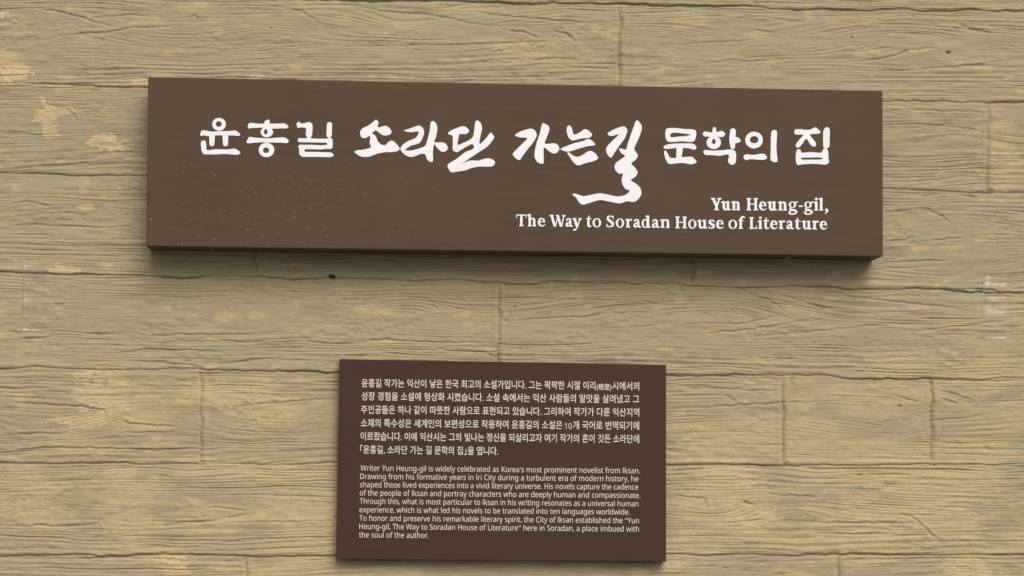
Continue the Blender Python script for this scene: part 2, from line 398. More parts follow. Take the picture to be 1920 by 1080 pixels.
M_BIG = brown('brown_sign_paint', (.079, .0485, .0300), True)
M_SMALL = brown('dark_brown_sign_paint', (.049, .0240, .0150), False)
M_WHITE = flat_paint('white_letter_film', (.87, .87, .92), .5)
M_PRINT = flat_paint('pale_print', (.70, .645, .585), .6)

def panel(name, quad, thick, mat, parent, bev):
    p = np.array(quad, float); f = on_plane(p[:, 0], p[:, 1], -thick)
    bm = bmesh.new()
    fr = [bm.verts.new(q) for q in f]; bk = [bm.verts.new((q[0], -.004, q[2])) for q in f]
    bm.faces.new(fr[::-1]); bm.faces.new(bk)
    for i in range(4):
        j = (i+1) % 4; bm.faces.new((fr[i], fr[j], bk[j], bk[i]))
    bmesh.ops.bevel(bm, geom=bm.edges[:], offset=bev, segments=2, profile=.6, affect='EDGES')
    bmesh.ops.recalc_face_normals(bm, faces=bm.faces)
    me = bpy.data.meshes.new(name); bm.to_mesh(me); bm.free()
    return link(name, me, mat, parent)

def letters_from_flat(name, verts_px, faces, plane, proud, mat, parent):
    """flat letter faces (picture-plane units) -> thin raised letters standing on the sign's face"""
    v = on_plane(verts_px[:, 0], verts_px[:, 1], -plane-proud)
    bm = bmesh.new(); bv = [bm.verts.new(q) for q in v]
    for f in faces:
        try: bm.faces.new([bv[i] for i in f])
        except ValueError: pass
    bmesh.ops.remove_doubles(bm, verts=bm.verts[:], dist=1e-6)
    for f in bm.faces:
        f.normal_update()
        if f.normal.y > 0: f.normal_flip()
    edges = [e_ for e_ in bm.edges if len(e_.link_faces) == 1]
    r = bmesh.ops.extrude_edge_only(bm, edges=edges)
    for x in r['geom']:
        if isinstance(x, bmesh.types.BMVert): x.co.y = -plane+.0003
    me = bpy.data.meshes.new(name); bm.to_mesh(me); bm.free()
    return link(name, me, mat, parent)

# ---- outlines: signed distance of brush shapes on a grid, then its zero line
def spline(pts, n=6):
    p = np.array(pts, float); m = len(p); out = []
    for i in range(m):
        a, b, c, d = p[i-1], p[i], p[(i+1) % m], p[(i+2) % m]
        lb = np.hypot(*(c-b)); la = np.hypot(*(b-a)); lc = np.hypot(*(d-c))
        t1 = (c-a)/(la+lb+1e-9)*lb*.9; t2 = (d-b)/(lb+lc+1e-9)*lb*.9
        for k in range(n):
            t = k/n
            out.append((2*t**3-3*t*t+1)*b+(t**3-2*t*t+t)*t1+(-2*t**3+3*t*t)*c+(t**3-t*t)*t2)
    return np.array(out)

class Shapes:
    def __init__(s, x0, y0, x1, y1, cell):
        s.c = cell; s.x0 = x0; s.y0 = y0
        s.nx = int((x1-x0)/cell)+1; s.ny = int((y1-y0)/cell)+1
        s.F = np.full((s.ny, s.nx), 50.0)
    def win(s, lo, hi, pad=3):
        i0 = max(0, int((lo[0]-pad-s.x0)/s.c)); i1 = min(s.nx, int((hi[0]+pad-s.x0)/s.c)+2)
        j0 = max(0, int((lo[1]-pad-s.y0)/s.c)); j1 = min(s.ny, int((hi[1]+pad-s.y0)/s.c)+2)
        gx, gy = np.meshgrid(s.x0+np.arange(i0, i1)*s.c, s.y0+np.arange(j0, j1)*s.c)
        return (slice(j0, j1), slice(i0, i1)), gx, gy
    def poly_sd(s, p, gx, gy):
        D = np.full(gx.shape, 1e9); ins = np.zeros(gx.shape, bool); q = np.roll(p, -1, 0)
        for (ax, ay), (bx, by) in zip(p, q):
            d, _ = seg_dist(gx, gy, ax, ay, bx, by); D = np.minimum(D, d)
            if ay != by:
                c = ((ay > gy) != (by > gy)) & (gx < (bx-ax)*(gy-ay)/(by-ay)+ax); ins ^= c
        return np.where(ins, -D, D)
    def poly(s, p, hole=False):
        p = np.array(p, float); w_, gx, gy = s.win(p.min(0), p.max(0)); d = s.poly_sd(p, gx, gy)
        s.F[w_] = np.maximum(s.F[w_], -d) if hole else np.minimum(s.F[w_], d)
    def ring(s, cx, cy, rx, ry, hx, hy, hrx, hry):
        w_, gx, gy = s.win((cx-rx, cy-ry), (cx+rx, cy+ry))
        el = lambda X, Y, A, B: (np.hypot(X/A, Y/B)-1)*min(A, B)
        d = np.maximum(el(gx-cx, gy-cy, rx, ry), -el(gx-hx, gy-hy, hrx, hry)); s.F[w_] = np.minimum(s.F[w_], d)
    def stroke(s, pts):
        p = np.array(pts, float); r = p[:, 2].max()
        w_, gx, gy = s.win(p[:, :2].min(0)-r, p[:, :2].max(0)+r); D = np.full(gx.shape, 50.)
        for a_, b_ in zip(p[:-1], p[1:]):
            d, t = seg_dist(gx, gy, a_[0], a_[1], b_[0], b_[1]); D = np.minimum(D, d-(a_[2]+t*(b_[2]-a_[2])))
        s.F[w_] = np.minimum(s.F[w_], D)
    def contours(s):
        F = s.F; ins = F < 0
        code = ins[:-1, :-1]*1+ins[:-1, 1:]*2+ins[1:, 1:]*4+ins[1:, :-1]*8
        jj, ii = np.nonzero((code > 0) & (code < 15)); nxt = {}; pos = {}
        def pt(kind, j, i):
            key = (kind, j, i)
            if key not in pos:
                if kind == 0: a_, b_ = F[j, i], F[j, i+1]; t = a_/(a_-b_); pos[key] = (s.x0+(i+t)*s.c, s.y0+j*s.c)
                else: a_, b_ = F[j, i], F[j+1, i]; t = a_/(a_-b_); pos[key] = (s.x0+i*s.c, s.y0+(j+t)*s.c)
            return key
        T = {1: [(3, 0)], 2: [(0, 1)], 3: [(3, 1)], 4: [(1, 2)], 6: [(0, 2)], 7: [(3, 2)], 8: [(2, 3)], 9: [(2, 0)], 11: [(2, 1)],
             12: [(1, 3)], 13: [(1, 0)], 14: [(0, 3)], 5: [(3, 0), (1, 2)], 10: [(0, 1), (2, 3)]}
        for j, i in zip(jj.tolist(), ii.tolist()):
            E_ = [(0, j, i), (1, j, i+1), (0, j+1, i), (1, j, i)]
            for a_, b_ in T[int(code[j, i])]: nxt[pt(*E_[a_])] = pt(*E_[b_])
        loops = []
        while nxt:
            st, cur = nxt.popitem(); L = [pos[st]]
            while cur != st and cur in nxt:
                L.append(pos[cur]); cur = nxt.pop(cur)
            if len(L) > 6: loops.append(np.array(L))
        return loops

def fill_loops(loops):
    cu = bpy.data.curves.new('outline', 'CURVE'); cu.dimensions = '2D'; cu.fill_mode = 'FRONT'
    for L in loops:
        # drop points that lie on straight runs
        keep = [0]
        for i in range(1, len(L)):
            a_ = L[keep[-1]]
            if i-keep[-1] >= 5 or i == len(L)-1: keep.append(i); continue
            m = L[keep[-1]:i+2]; ab = m[-1]-m[0]; n_ = np.hypot(*ab)+1e-9
            if np.abs(ab[0]*(m[:, 1]-a_[1])-ab[1]*(m[:, 0]-a_[0])).max()/n_ > .05: keep.append(i)
        P_ = L[keep]; sp = cu.splines.new('POLY'); sp.points.add(len(P_)-1); sp.use_cyclic_u = True
        sp.points.foreach_set('co', np.column_stack([P_[:, 0]/100, -P_[:, 1]/100, 0*P_[:, 0], 0*P_[:, 0]+1]).ravel())
    o = bpy.data.objects.new('outline', cu); COL.objects.link(o)
    bpy.context.view_layer.update(); dg = bpy.context.evaluated_depsgraph_get()
    me = bpy.data.meshes.new_from_object(o.evaluated_get(dg))
    v = np.array([q.co[:2] for q in me.vertices])*(100, -100); f = [list(p.vertices) for p in me.polygons]
    bpy.data.objects.remove(o); bpy.data.curves.remove(cu); bpy.data.meshes.remove(me)
    return v, f

# ---- the brushed Korean title: outlines as (kind, points), written in enlarged units, then brought to size
def conv(org, sc):
    ox, oy = org
    P = lambda pts: [(ox+x/sc, oy+y/sc) for x, y in pts]
    R = lambda *v: (ox+v[0]/sc, oy+v[1]/sc, v[2]/sc, v[3]/sc, ox+v[4]/sc, oy+v[5]/sc, v[6]/sc, v[7]/sc)
    K = lambda pts: [(ox+x/sc, oy+y/sc, r/sc) for x, y, r in pts]
    return P, R, K

def name_word():
    s = Shapes(365, 212, 640, 306, .3); P, R, K = conv((360, 210), 6.857); sp = lambda p: s.poly(spline(P(p)))
    s.ring(*R(348, 158, 88, 82, 343, 155, 38, 37))
    sp([(110,270),(125,240),(160,235),(250,252),(350,247),(480,245),(555,238),(585,255),(622,290),(600,306),(540,302),(460,300),(400,300),(290,300),(235,312),(190,308),(150,300),(115,308),(106,290)])
    s.stroke(K([(258,300,36),(255,408,32)])); s.stroke(K([(428,300,38),(430,408,32)]))
    sp([(118,385),(145,365),(175,378),(185,430),(190,488),(300,480),(450,482),(545,472),(590,492),(622,522),(600,545),(560,550),(430,540),(300,545),(200,543),(150,540),(125,500),(115,430)])
    sp([(720,170),(735,145),(780,140),(850,150),(920,150),(1000,150),(1100,150),(1185,148),(1220,165),(1243,190),(1215,210),(1140,210),(1040,213),(900,200),(830,205),(770,205),(735,212),(718,200)])
    sp([(930,150),(935,118),(960,106),(992,98),(1000,150),(1000,200),(940,200)])
    s.ring(*R(962, 258, 80, 66, 948, 255, 24, 34))
    sp([(703,375),(720,345),(740,320),(800,328),(900,335),(1000,338),(1100,330),(1185,328),(1220,345),(1245,372),(1225,398),(1150,395),(1050,392),(900,390),(800,395),(720,402),(705,395)])
    s.ring(*R(958, 488, 100, 92, 952, 492, 40, 36))
    sp([(1345,150),(1375,125),(1400,145),(1460,140),(1510,130),(1545,155),(1550,220),(1540,300),(1525,340),(1530,360),(1480,360),(1480,330),(1462,290),(1465,210),(1400,198),(1360,205),(1350,180)])
    s.stroke(K([(1768,163,34),(1762,295,34)])); s.stroke(K([(1385,362,26),(1500,364,26),(1640,368,24),(1770,368,26)]))
    s.stroke(K([(1770,368,38),(1772,440,36)])); s.stroke(K([(1772,445,26),(1650,455,26),(1550,450,28),(1395,450,28)]))
    s.stroke(K([(1410,455,34),(1415,530,36)])); s.stroke(K([(1430,545,32),(1600,545,32),(1780,550,30),(1808,555,14)]))
    return s

def brush_words():
    s = Shapes(655, 218, 1215, 392, .3); P, R, K = conv((650, 215), 6.6207); sp = lambda p: s.poly(spline(P(p)))
    sp([(165,225),(190,175),(260,140),(330,90),(362,62),(395,95),(385,150),(400,158),(480,138),(525,160),(558,215),(525,250),(465,258),(415,235),(362,195),(315,235),(345,250),(370,285),(385,330),(430,370),(480,378),(515,340),(565,322),(610,355),(655,410),(650,440),(590,462),(480,465),(380,485),(280,520),(210,525),(150,505),(95,462),(120,445),(200,435),(300,405),(285,350),(290,265),(225,292),(185,280)])
    sp([(710,198),(760,180),(830,155),(900,135),(945,165),(962,215),(945,280),(905,350),(850,370),(790,390),(725,440),(800,445),(900,420),(975,385),(1000,320),(1030,200),(1045,95),(1075,80),(1110,110),(1125,170),(1110,270),(1090,340),(1200,345),(1240,375),(1255,420),(1230,452),(1185,462),(1140,430),(1085,370),(1070,480),(1072,570),(1045,588),(1000,555),(970,490),(910,490),(850,515),(790,525),(730,500),(680,455),(668,420),(700,370),(770,325),(860,285),(895,210),(830,215),(760,215)])
    sp([(1260,225),(1290,200),(1370,165),(1440,143),(1490,160),(1520,205),(1480,240),(1400,245),(1385,310),(1380,375),(1460,345),(1530,310),(1570,270),(1585,180),(1600,85),(1625,72),(1665,105),(1680,170),(1660,270),(1650,365),(1720,305),(1770,240),(1790,222),(1830,275),(1810,320),(1740,400),(1640,465),(1530,540),(1430,610),(1530,570),(1640,570),(1700,550),(1755,540),(1820,560),(1842,595),(1810,640),(1760,645),(1640,645),(1540,665),(1480,690),(1380,705),(1305,715),(1275,690),(1252,630),(1280,600),(1340,565),(1400,520),(1480,460),(1560,430),(1582,405),(1560,365),(1480,400),(1400,450),(1370,465),(1320,440),(1318,350),(1312,260),(1270,245)])
    P, R, K = conv((950, 220), 6.3536); sp = lambda p: s.poly(spline(P(p)))
    sp([(100,210),(140,180),(220,150),(290,135),(340,160),(358,215),(320,290),(250,380),(190,460),(155,508),(110,490),(72,440),(100,400),(180,320),(245,250),(160,238),(115,225)])
    sp([(420,85),(435,68),(500,105),(508,150),(480,230),(455,312),(570,310),(610,330),(628,375),(605,415),(570,432),(520,415),(445,360),(440,450),(440,540),(425,555),(370,535),(335,480),(335,400),(365,280),(395,190)])
    sp([(715,130),(740,97),(770,115),(785,160),(800,205),(870,180),(915,148),(940,140),(990,170),(1018,210),(985,243),(900,250),(840,263),(785,275),(750,255),(725,210)])
    sp([(640,380),(670,360),(800,310),(900,287),(985,260),(1055,325),(960,345),(850,375),(780,398),(715,408)])
    sp([(720,418),(745,422),(800,460),(850,470),(910,445),(960,410),(1000,400),(1050,425),(1090,485),(1040,520),(940,545),(855,572),(810,550),(770,500)])
    sp([(1203,190),(1240,165),(1310,130),(1390,108),(1432,135),(1435,175),(1400,260),(1340,340),(1280,430),(1245,480),(1210,455),(1185,400),(1195,350),(1260,280),(1335,205),(1250,222),(1210,212)])
    sp([(1550,35),(1600,85),(1610,125),(1585,220),(1545,310),(1520,380),(1562,450),(1540,500),(1485,550),(1530,600),(1560,660),(1530,710),(1480,750),(1540,790),(1590,840),(1605,905),(1580,960),(1525,1005),(1430,1000),(1350,1025),(1230,1005),(1115,985),(1000,1015),(905,1040),(860,1010),(830,960),(780,915),(820,910),(880,930),(920,940),(1000,925),(1110,905),(1200,920),(1310,942),(1400,930),(1440,905),(1465,870),(1420,855),(1380,800),(1370,740),(1385,670),(1345,672),(1300,635),(1285,590),(1300,545),(1360,500),(1410,460),(1365,425),(1338,375),(1360,370),(1420,385),(1440,320),(1475,220),(1510,120)])
    return s

def house_words():
    s = Shapes(1238, 232, 1566, 316, .3); P, R, K = conv((1230, 225), 5.647)
    sp = lambda p, hole=False: s.poly(spline(P(p)), hole)
    sp([(100,115),(120,88),(200,85),(300,95),(390,100),(422,115),(425,160),(410,215),(380,232),(270,225),(180,232),(125,228),(105,200)])
    sp([(150,155),(180,135),(270,140),(340,148),(368,157),(330,168),(240,175),(160,182)], True)
    sp([(80,285),(110,262),(200,250),(320,248),(400,255),(428,290),(410,315),(350,300),(280,295),(200,298),(120,305),(85,300)])
    s.stroke(K([(252,290,34),(242,400,28)]))
    sp([(85,350),(98,320),(115,340),(135,375),(150,400),(220,400),(300,392),(380,390),(410,415),(430,445),(380,468),(280,455),(200,460),(140,465),(110,430)])
    s.stroke(K([(618,92,17),(618,135,24)]))
    sp([(495,145),(515,122),(570,130),(640,130),(700,115),(732,150),(705,180),(640,175),(600,180),(545,175),(510,172)])
    s.ring(*R(612, 238, 76, 70, 612, 228, 20, 28))
    s.stroke(K([(815,118,30),(808,200,33),(812,285,24)])); sp([(830,185),(868,185),(898,222),(870,240),(830,242)])
    sp([(500,340),(520,318),(600,325),(700,320),(790,312),(840,330),(848,400),(840,455),(810,475),(770,455),(762,420),(775,390),(760,365),(680,378),(600,372),(525,368)])
    s.ring(*R(1038, 212, 93, 88, 1040, 208, 46, 38))
    sp([(925,390),(950,365),(1030,370),(1140,358),(1178,395),(1150,420),(1060,418),(990,415),(950,425)])
    sp([(1222,125),(1250,105),(1280,118),(1275,250),(1278,350),(1285,440),(1250,445),(1215,425),(1215,300)])
    return s

def last_word():
    s = Shapes(1480, 232, 1566, 316, .3); P, R, K = conv((1230, 225), 5.647)
    sp = lambda p, hole=False: s.poly(spline(P(p)), hole)
    sp([(1465,125),(1475,100),(1530,98),(1620,105),(1690,78),(1720,100),(1742,130),(1720,145),(1640,150),(1630,160),(1660,200),(1695,250),(1680,282),(1640,265),(1590,200),(1540,265),(1502,295),(1482,280),(1485,250),(1530,195),(1560,155),(1500,155),(1475,150)])
    sp([(1775,110),(1805,75),(1838,95),(1838,200),(1835,280),(1808,302),(1775,290),(1770,200)])
    sp([(1485,340),(1500,310),(1530,318),(1540,345),(1640,340),(1750,345),(1770,310),(1800,303),(1822,325),(1825,400),(1830,450),(1800,472),(1700,465),(1620,465),(1550,470),(1500,475),(1482,440),(1480,390)])
    sp([(1540,400),(1600,398),(1700,396),(1760,400),(1760,415),(1700,420),(1600,420),(1540,418)], True)
    return s

# ---- bold roman letters with serifs, drawn stroke by stroke (y: 0 baseline, 1 capital height)
class Roman:
    ST, TH, XH = .205, .085, .745
    def __init__(s, sh, cap): s.sh = sh; s.cap = cap
    def put(s, ch, x0, x1, base, slope):
        s.x0, s.b, s.sl = x0, base, slope; s.w = (x1-x0)/s.cap
        getattr(s, {'-': 'hyphen', ',': 'comma'}.get(ch, ('c_' if ch.isupper() else 'l_')+ch.lower()))(s.w)
    def T(s, x, y): return (s.x0+x*s.cap, s.b-y*s.cap+s.sl*x*s.cap)
    def P(s, *pts): s.sh.poly([s.T(*p) for p in pts])
    def box(s, xa, ya, xb, yb): s.P((xa, ya), (xb, ya), (xb, yb), (xa, yb))
    def K(s, *pts): s.sh.stroke([(*s.T(x, y), r*s.cap) for x, y, r in pts])
    def stem(s, x, y0, y1, t=None): t = (t or s.ST)/2; s.box(x-t, y0, x+t, y1)
    def serif(s, x, y, l=.19, r=.19, up=False):
        h = .075
        if up: s.P((x-l, y), (x+r, y), (x+r, y-h*.8), (x+.09, y-h*1.9), (x-.09, y-h*1.9), (x-l, y-h*.8))
        else: s.P((x-l, y), (x+r, y), (x+r, y+h*.8), (x+.09, y+h*1.9), (x-.09, y+h*1.9), (x-l, y+h*.8))
    def flag(s, x, y): s.P((x-.2, y-.03), (x+.05, y+.03), (x+.1, y-.16), (x-.1, y-.13), (x-.2, y-.08))
    def oval(s, cx, cy, rx, ry, tx, ty):
        X, Y = s.T(cx, cy); c = s.cap; s.sh.ring(X, Y, rx*c, ry*c, X, Y, (rx-tx)*c, (ry-ty)*c)
    def diag(s, xa, ya, xb, yb, t): t /= 2; s.P((xa-t, ya), (xa+t, ya), (xb+t, yb), (xb-t, yb))
    def c_h(s, w):
        for x in (.2, w-.2):
            s.stem(x, 0, 1); s.serif(x, 0); s.serif(x, 1, up=True)
        s.box(.2, .47, w-.2, .55)
    def c_y(s, w):
        m = w*.54
        s.diag(.16, 1, m-.03, .4, .24); s.diag(w-.15, 1, m+.06, .4, .12); s.stem(m, 0, .45); s.serif(m, 0)
        s.serif(.17, 1, .17, .2, True); s.serif(w-.15, 1, .18, .15, True)
    def c_t(s, w):
        m = w/2; s.stem(m, 0, 1); s.serif(m, 0); s.box(.02, .91, w-.02, 1)
        s.P((.0, .72), (.05, .72), (.13, .93), (.02, 1)); s.P((w, .72), (w-.05, .72), (w-.13, .93), (w-.02, 1))
    def c_l(s, w):
        s.stem(.22, 0, 1); s.serif(.22, 0); s.serif(.22, 1, up=True); s.box(.2, 0, w-.03, .085)
        s.P((w-.16, .06), (w-.04, .0), (w+.0, .3), (w-.05, .3))
    def c_w(s, w):
        a_, b_, c_ = w*.33, w*.52, w*.72
        s.diag(.15, 1, a_, 0, .22); s.diag(b_+.03, .98, a_+.03, 0, .1); s.diag(b_-.04, 1, c_, 0, .22); s.diag(w-.13, 1, c_+.04, 0, .1)
        s.serif(.15, 1, .17, .19, True); s.serif(w-.13, 1, .18, .13, True); s.serif(b_, 1, .17, .1, True)
    def ess(s, w, k):
        s.K(*[(x*w, y*k, r) for x, y, r in ((.84,.80,.035),(.7,.93,.045),(.45,.955,.05),(.22,.86,.085),(.22,.68,.1),(.5,.52,.115),(.78,.36,.105),(.8,.17,.085),(.55,.045,.05),(.28,.06,.045),(.13,.2,.035))])
        s.box(.82*w, .68*k, .89*w, 1.0*k); s.box(.07*w, .0, .14*w, .32*k)
    def c_s(s, w): s.ess(w, 1.0)
    def l_s(s, w): s.ess(w, s.XH)
    def l_o(s, w): s.oval(w/2, .37, w/2, .395, .185, .075)
    def l_e(s, w):
        s.box(.15*w, .365, .93*w, .435)
        s.K((.84*w,.42,.085),(.78*w,.6,.07),(.55*w,.7,.045),(.28*w,.62,.085),(.17*w,.38,.105),(.25*w,.15,.095),(.5*w,.04,.06),(.75*w,.06,.045),(.95*w,.17,.025))
    def foot(s, x): s.serif(x, 0, .16, .16)
    def l_u(s, w):
        a_, b_ = .2, w-.24
        s.stem(a_, .16, s.XH); s.flag(a_-.02, s.XH-.03); s.stem(b_, 0, s.XH); s.flag(b_-.02, s.XH-.03)
        s.K((a_+.01,.2,.1),(a_+.08,.07,.085),(a_+.2,.05,.06),(b_-.06,.16,.03)); s.P((b_, 0), (w, 0), (w, .06), (b_+.1, .16), (b_, .2))
    def arch(s, a_, w):
        b_ = w-.2
        s.K((a_+.08,.56,.03),(a_+.22,.68,.055),(b_-.1,.68,.07),(b_-.01,.6,.09),(b_,.48,.1)); s.stem(b_, 0, .5); s.foot(b_)
    def l_n(s, w): s.stem(.2, 0, s.XH); s.flag(.18, s.XH-.03); s.foot(.2); s.arch(.2, w)
    def l_h(s, w): s.stem(.2, 0, 1.04); s.flag(.18, 1.03); s.foot(.2); s.arch(.2, w)
    def l_r(s, w):
        s.stem(.2, 0, s.XH); s.flag(.18, s.XH-.03); s.serif(.2, 0, .16, .2); s.K((.28,.55,.03),(.4,.66,.06),(w-.09,.665,.085))
    def l_a(s, w):
        x = .64*w
        s.K((.2*w,.57,.075),(.3*w,.68,.05),(.48*w,.7,.05),(x-.02,.62,.08),(x,.46,.1),(x,.14,.1),(x+.1,.05,.06),(w-.02,.06,.035))
        s.K((x,.42,.035),(.35*w,.37,.05),(.18*w,.26,.085),(.19*w,.11,.09),(.36*w,.05,.06),(x,.16,.035))
    def l_d(s, w):
        x = w-.24; s.stem(x, 0, 1.04); s.flag(x-.02, 1.03); s.oval(x*.5+.03, .36, x*.5+.03, .385, .18, .07); s.P((x, 0), (w, 0), (w, .06), (x+.1, .16), (x, .2))
    def l_y(s, w):
        m = .52*w; s.diag(.17, s.XH, m, 0, .23); s.diag(w-.13, s.XH, m+.02, .02, .1)
        s.K((m+.02,.03,.05),(m-.08,-.18,.045),(m-.2,-.27,.06),(.22*w,-.25,.085))
        s.serif(.17, s.XH, .17, .17, True); s.serif(w-.13, s.XH, .16, .13, True)
    def l_t(s, w):
        x = .4*w; s.stem(x, .12, .74); s.P((x-.1, .7), (x+.1, .7), (x+.1, .97), (x+.03, .97)); s.box(.04*w, .665, .92*w, .745)
        s.K((x,.16,.102),(x+.07,.06,.075),(x+.17,.05,.05),(w-.02,.1,.025))
    def l_f(s, w):
        x = .36*w; s.stem(x, 0, .8); s.serif(x, 0, .16, .2); s.box(.02, .665, .78*w, .745); s.K((x,.78,.1),(x+.05,.94,.085),(x+.16,1.03,.055),(w-.1,.99,.08))
    def l_i(s, w): m = w/2; s.stem(m, 0, s.XH); s.flag(m-.02, s.XH-.03); s.foot(m); s.K((m,.95,.115),(m,.951,.115))
    def l_l(s, w): m = w/2; s.stem(m, 0, 1.04); s.flag(m-.02, 1.03); s.foot(m)
    def l_g(s, w):
        s.oval(.44*w, .47, .40*w, .28, .17, .065); s.K((.72*w,.64,.045),(.86*w,.69,.05),(w-.02,.7,.055))
        s.K((.28*w,.24,.05),(.17*w,.14,.065),(.3*w,.05,.08),(.68*w,.02,.085),(.86*w,-.08,.085),(.8*w,-.22,.06),(.5*w,-.3,.05),(.17*w,-.26,.065),(.09*w,-.14,.07),(.27*w,-.0,.05))
    def hyphen(s, w): s.box(0, .3, w, .41)
    def comma(s, w): m = .5*w; s.K((m,.06,.115),(m+.05,.0,.1),(m+.02,-.12,.06),(m-.12,-.23,.025))

def roman_line(chars, org, sc, cap, base, box):
    """chars: (letter, left, right) in enlarged units; base: ((x, y), (x, y))"""
    sh = Shapes(*box, .22); r = Roman(sh, cap)
    for part, (ox, oy), sc_, bs in chars:
        (xa, ya), (xb, yb) = bs; sl = (yb-ya)/(xb-xa)
        for ch, l, rr in part: r.put(ch, ox+l/sc_, ox+rr/sc_, oy+(ya+(l-xa)*sl)/sc_, sl)
    return sh

LINE1 = [([('Y',100,250),('u',250,388),('n',395,528),('H',610,780),('e',790,902),('u',915,1052),('n',1065,1203),('g',1215,1348),('-',1365,1425),('g',1440,1572),('i',1588,1645),('l',1655,1720),(',',1738,1790)], (1320, 360), 7.68, ((100, 262), (1700, 269)))]
LINE2 = [([('T',48,170),('h',178,285),('e',297,388),('W',438,622),('a',620,708),('y',700,810),('t',860,928),('o',935,1036),('S',1090,1192),('o',1205,1302),('r',1318,1396),('a',1405,1500),('d',1505,1612),('a',1620,1716),('n',1722,1838)], (960, 390), 6.1935, ((60, 211), (1830, 232))),
         ([('H',36,174),('o',188,284),('u',295,412),('s',420,500),('e',510,602),('o',655,757),('f',768,850),('L',893,990),('i',1003,1048),('t',1058,1132),('e',1138,1228),('r',1238,1316),('a',1325,1415),('t',1422,1498),('u',1508,1622),('r',1628,1706),('e',1713,1803)], (1260, 390), 6.1935, ((40, 235), (1800, 250)))]

sign_org = on_plane(np.array([965.]), np.array([471.]), 0)[0]
big = thing('wall_sign', tuple(sign_org), 'long thick brown board sign with large white brushed title across it', 'sign', None)
panel('panel', BIG, BIG_T, M_BIG, big, .0022)
for nm, shp in (('title_lettering', name_word()), ('brush_lettering', brush_words()), ('title_lettering', house_words()), ('title_lettering', last_word()),
                ('subtitle_lettering', roman_line(LINE1, None, None, 23.0, None, (1325, 362, 1560, 406))),
                ('subtitle_lettering', roman_line(LINE2, None, None, 22.0, None, (962, 394, 1560, 440)))):
    v, f = fill_loops(shp.contours())
    letters_from_flat(nm, v, f, BIG_T, .0010, M_WHITE, big)

def screw():
    q = on_plane(np.array([1479.]), np.array([480.]), -BIG_T)[0]
    bm = bmesh.new(); bmesh.ops.create_cone(bm, cap_ends=True, segments=14, radius1=.0045, radius2=.0030, depth=.004)
    for v in bm.verts: v.co += Vector((q[0], -BIG_T+.018, q[2]-.0015))
    me = bpy.data.meshes.new('screw'); bm.to_mesh(me); bm.free()
    k = NT('dull_steel'); k.b.inputs['Metallic'].default_value = .8; k.b.inputs['Roughness'].default_value = .45
    k.l(k.ramp(k.noise(k.pos((1, 1, 1)), 400), [(.3, (.3, .28, .25)), (.7, (.5, .48, .45))]), k.b.inputs['Base Color'])
    link('screw', me, k.m, big)
screw()

# ---- small sign with two paragraphs
small_org = on_plane(np.array([940.]), np.array([1051.]), 0)[0]
small = thing('text_panel', tuple(small_org), 'smaller dark brown panel with two paragraphs of fine pale print, below the long sign', 'sign')
panel('panel', SMALL, SMALL_T, M_SMALL, small, .0010)

KO = [("윤흥길 작가는 익산이 낳은 한국 최고의 소설가입니다. 그는 팍팍한 시절 이리", 678, 1116.5, 726.2, 731.2, 1), ("(裡里)", 1118.5, 1146.5, 731.2, 731.6, .72), ("시에서의", 1148, 1198.5, 731.7, 732.2, 1),
      ("성장 경험을 소설에 형상화 시켰습니다. 소설 속에서는 익산 사람들의 말맛을 살려냈고 그", 677.5, 1198.5, 750.8, 756.6, 1),
      ("주인공들은 하나 같이 따뜻한 사람으로 표현되고 있습니다. 그리하여 작가가 다룬 익산지역", 677, 1198.5, 776, 781.4, 1),
      ("소재의 특수성은 세계인의 보편성으로 작용하여 윤흥길의 소설은", 676.5, 1054.3, 801.2, 805.0, 1), ("개 국어로 번역되기에", 1074.4, 1198.5, 805.2, 806.4, 1),
      ("이르렀습니다. 이에 익산시는 그의 빛나는 정신을 되살리고자 여기 작가의 혼이 깃든 소라단에", 676, 1198.5, 826, 831.2, 1),
      ("｢윤흥길, 소라단 가는 길 문학의 집｣을 엽니다.", 675.5, 934, 850.8, 853.8, 1)]
EN = [("Writer Yun Heung-gil is widely celebrated as Korea’s most prominent novelist from Iksan.", 676, 1199.8, 882.5, 887.6),
      ("Drawing from his formative years in Iri City during a turbulent era of modern history, he", 675.5, 1197, 898.2, 902.8),
      ("shaped those lived experiences into a vivid literary universe. His novels capture the cadence", 675, 1196.5, 913.6, 918.4),
      ("of the people of Iksan and portray characters who are deeply human and compassionate.", 674.7, 1200.5, 929, 934),
      ("Through this, what is most particular to Iksan in his writing resonates as a universal human", 674.3, 1197, 944.5, 949.7),
      ("experience, which is what led his novels to be translated into ten languages worldwide.", 674, 1180.5, 960.6, 965),
      ("To honor and preserve his remarkable literary spirit, the City of Iksan established the “Yun", 673.7, 1198, 976.3, 981.2),
      ("Heung-gil, The Way to Soradan House of Literature” here in Soradan, a place imbued with", 673.5, 1198, 992, 997),
      ("the soul of the author.", 673.3, 803.7, 1007.8, 1008.9)]

def sans(t):
    '''the same letters in their upright sans form'''
    return ''.join(chr(0x1D5C5) if c == 'I' else chr(0x1D5A0+ord(c)-65) if 'A' <= c <= 'Z' else chr(0x1D5BA+ord(c)-97) if 'a' <= c <= 'z' else c for c in t)

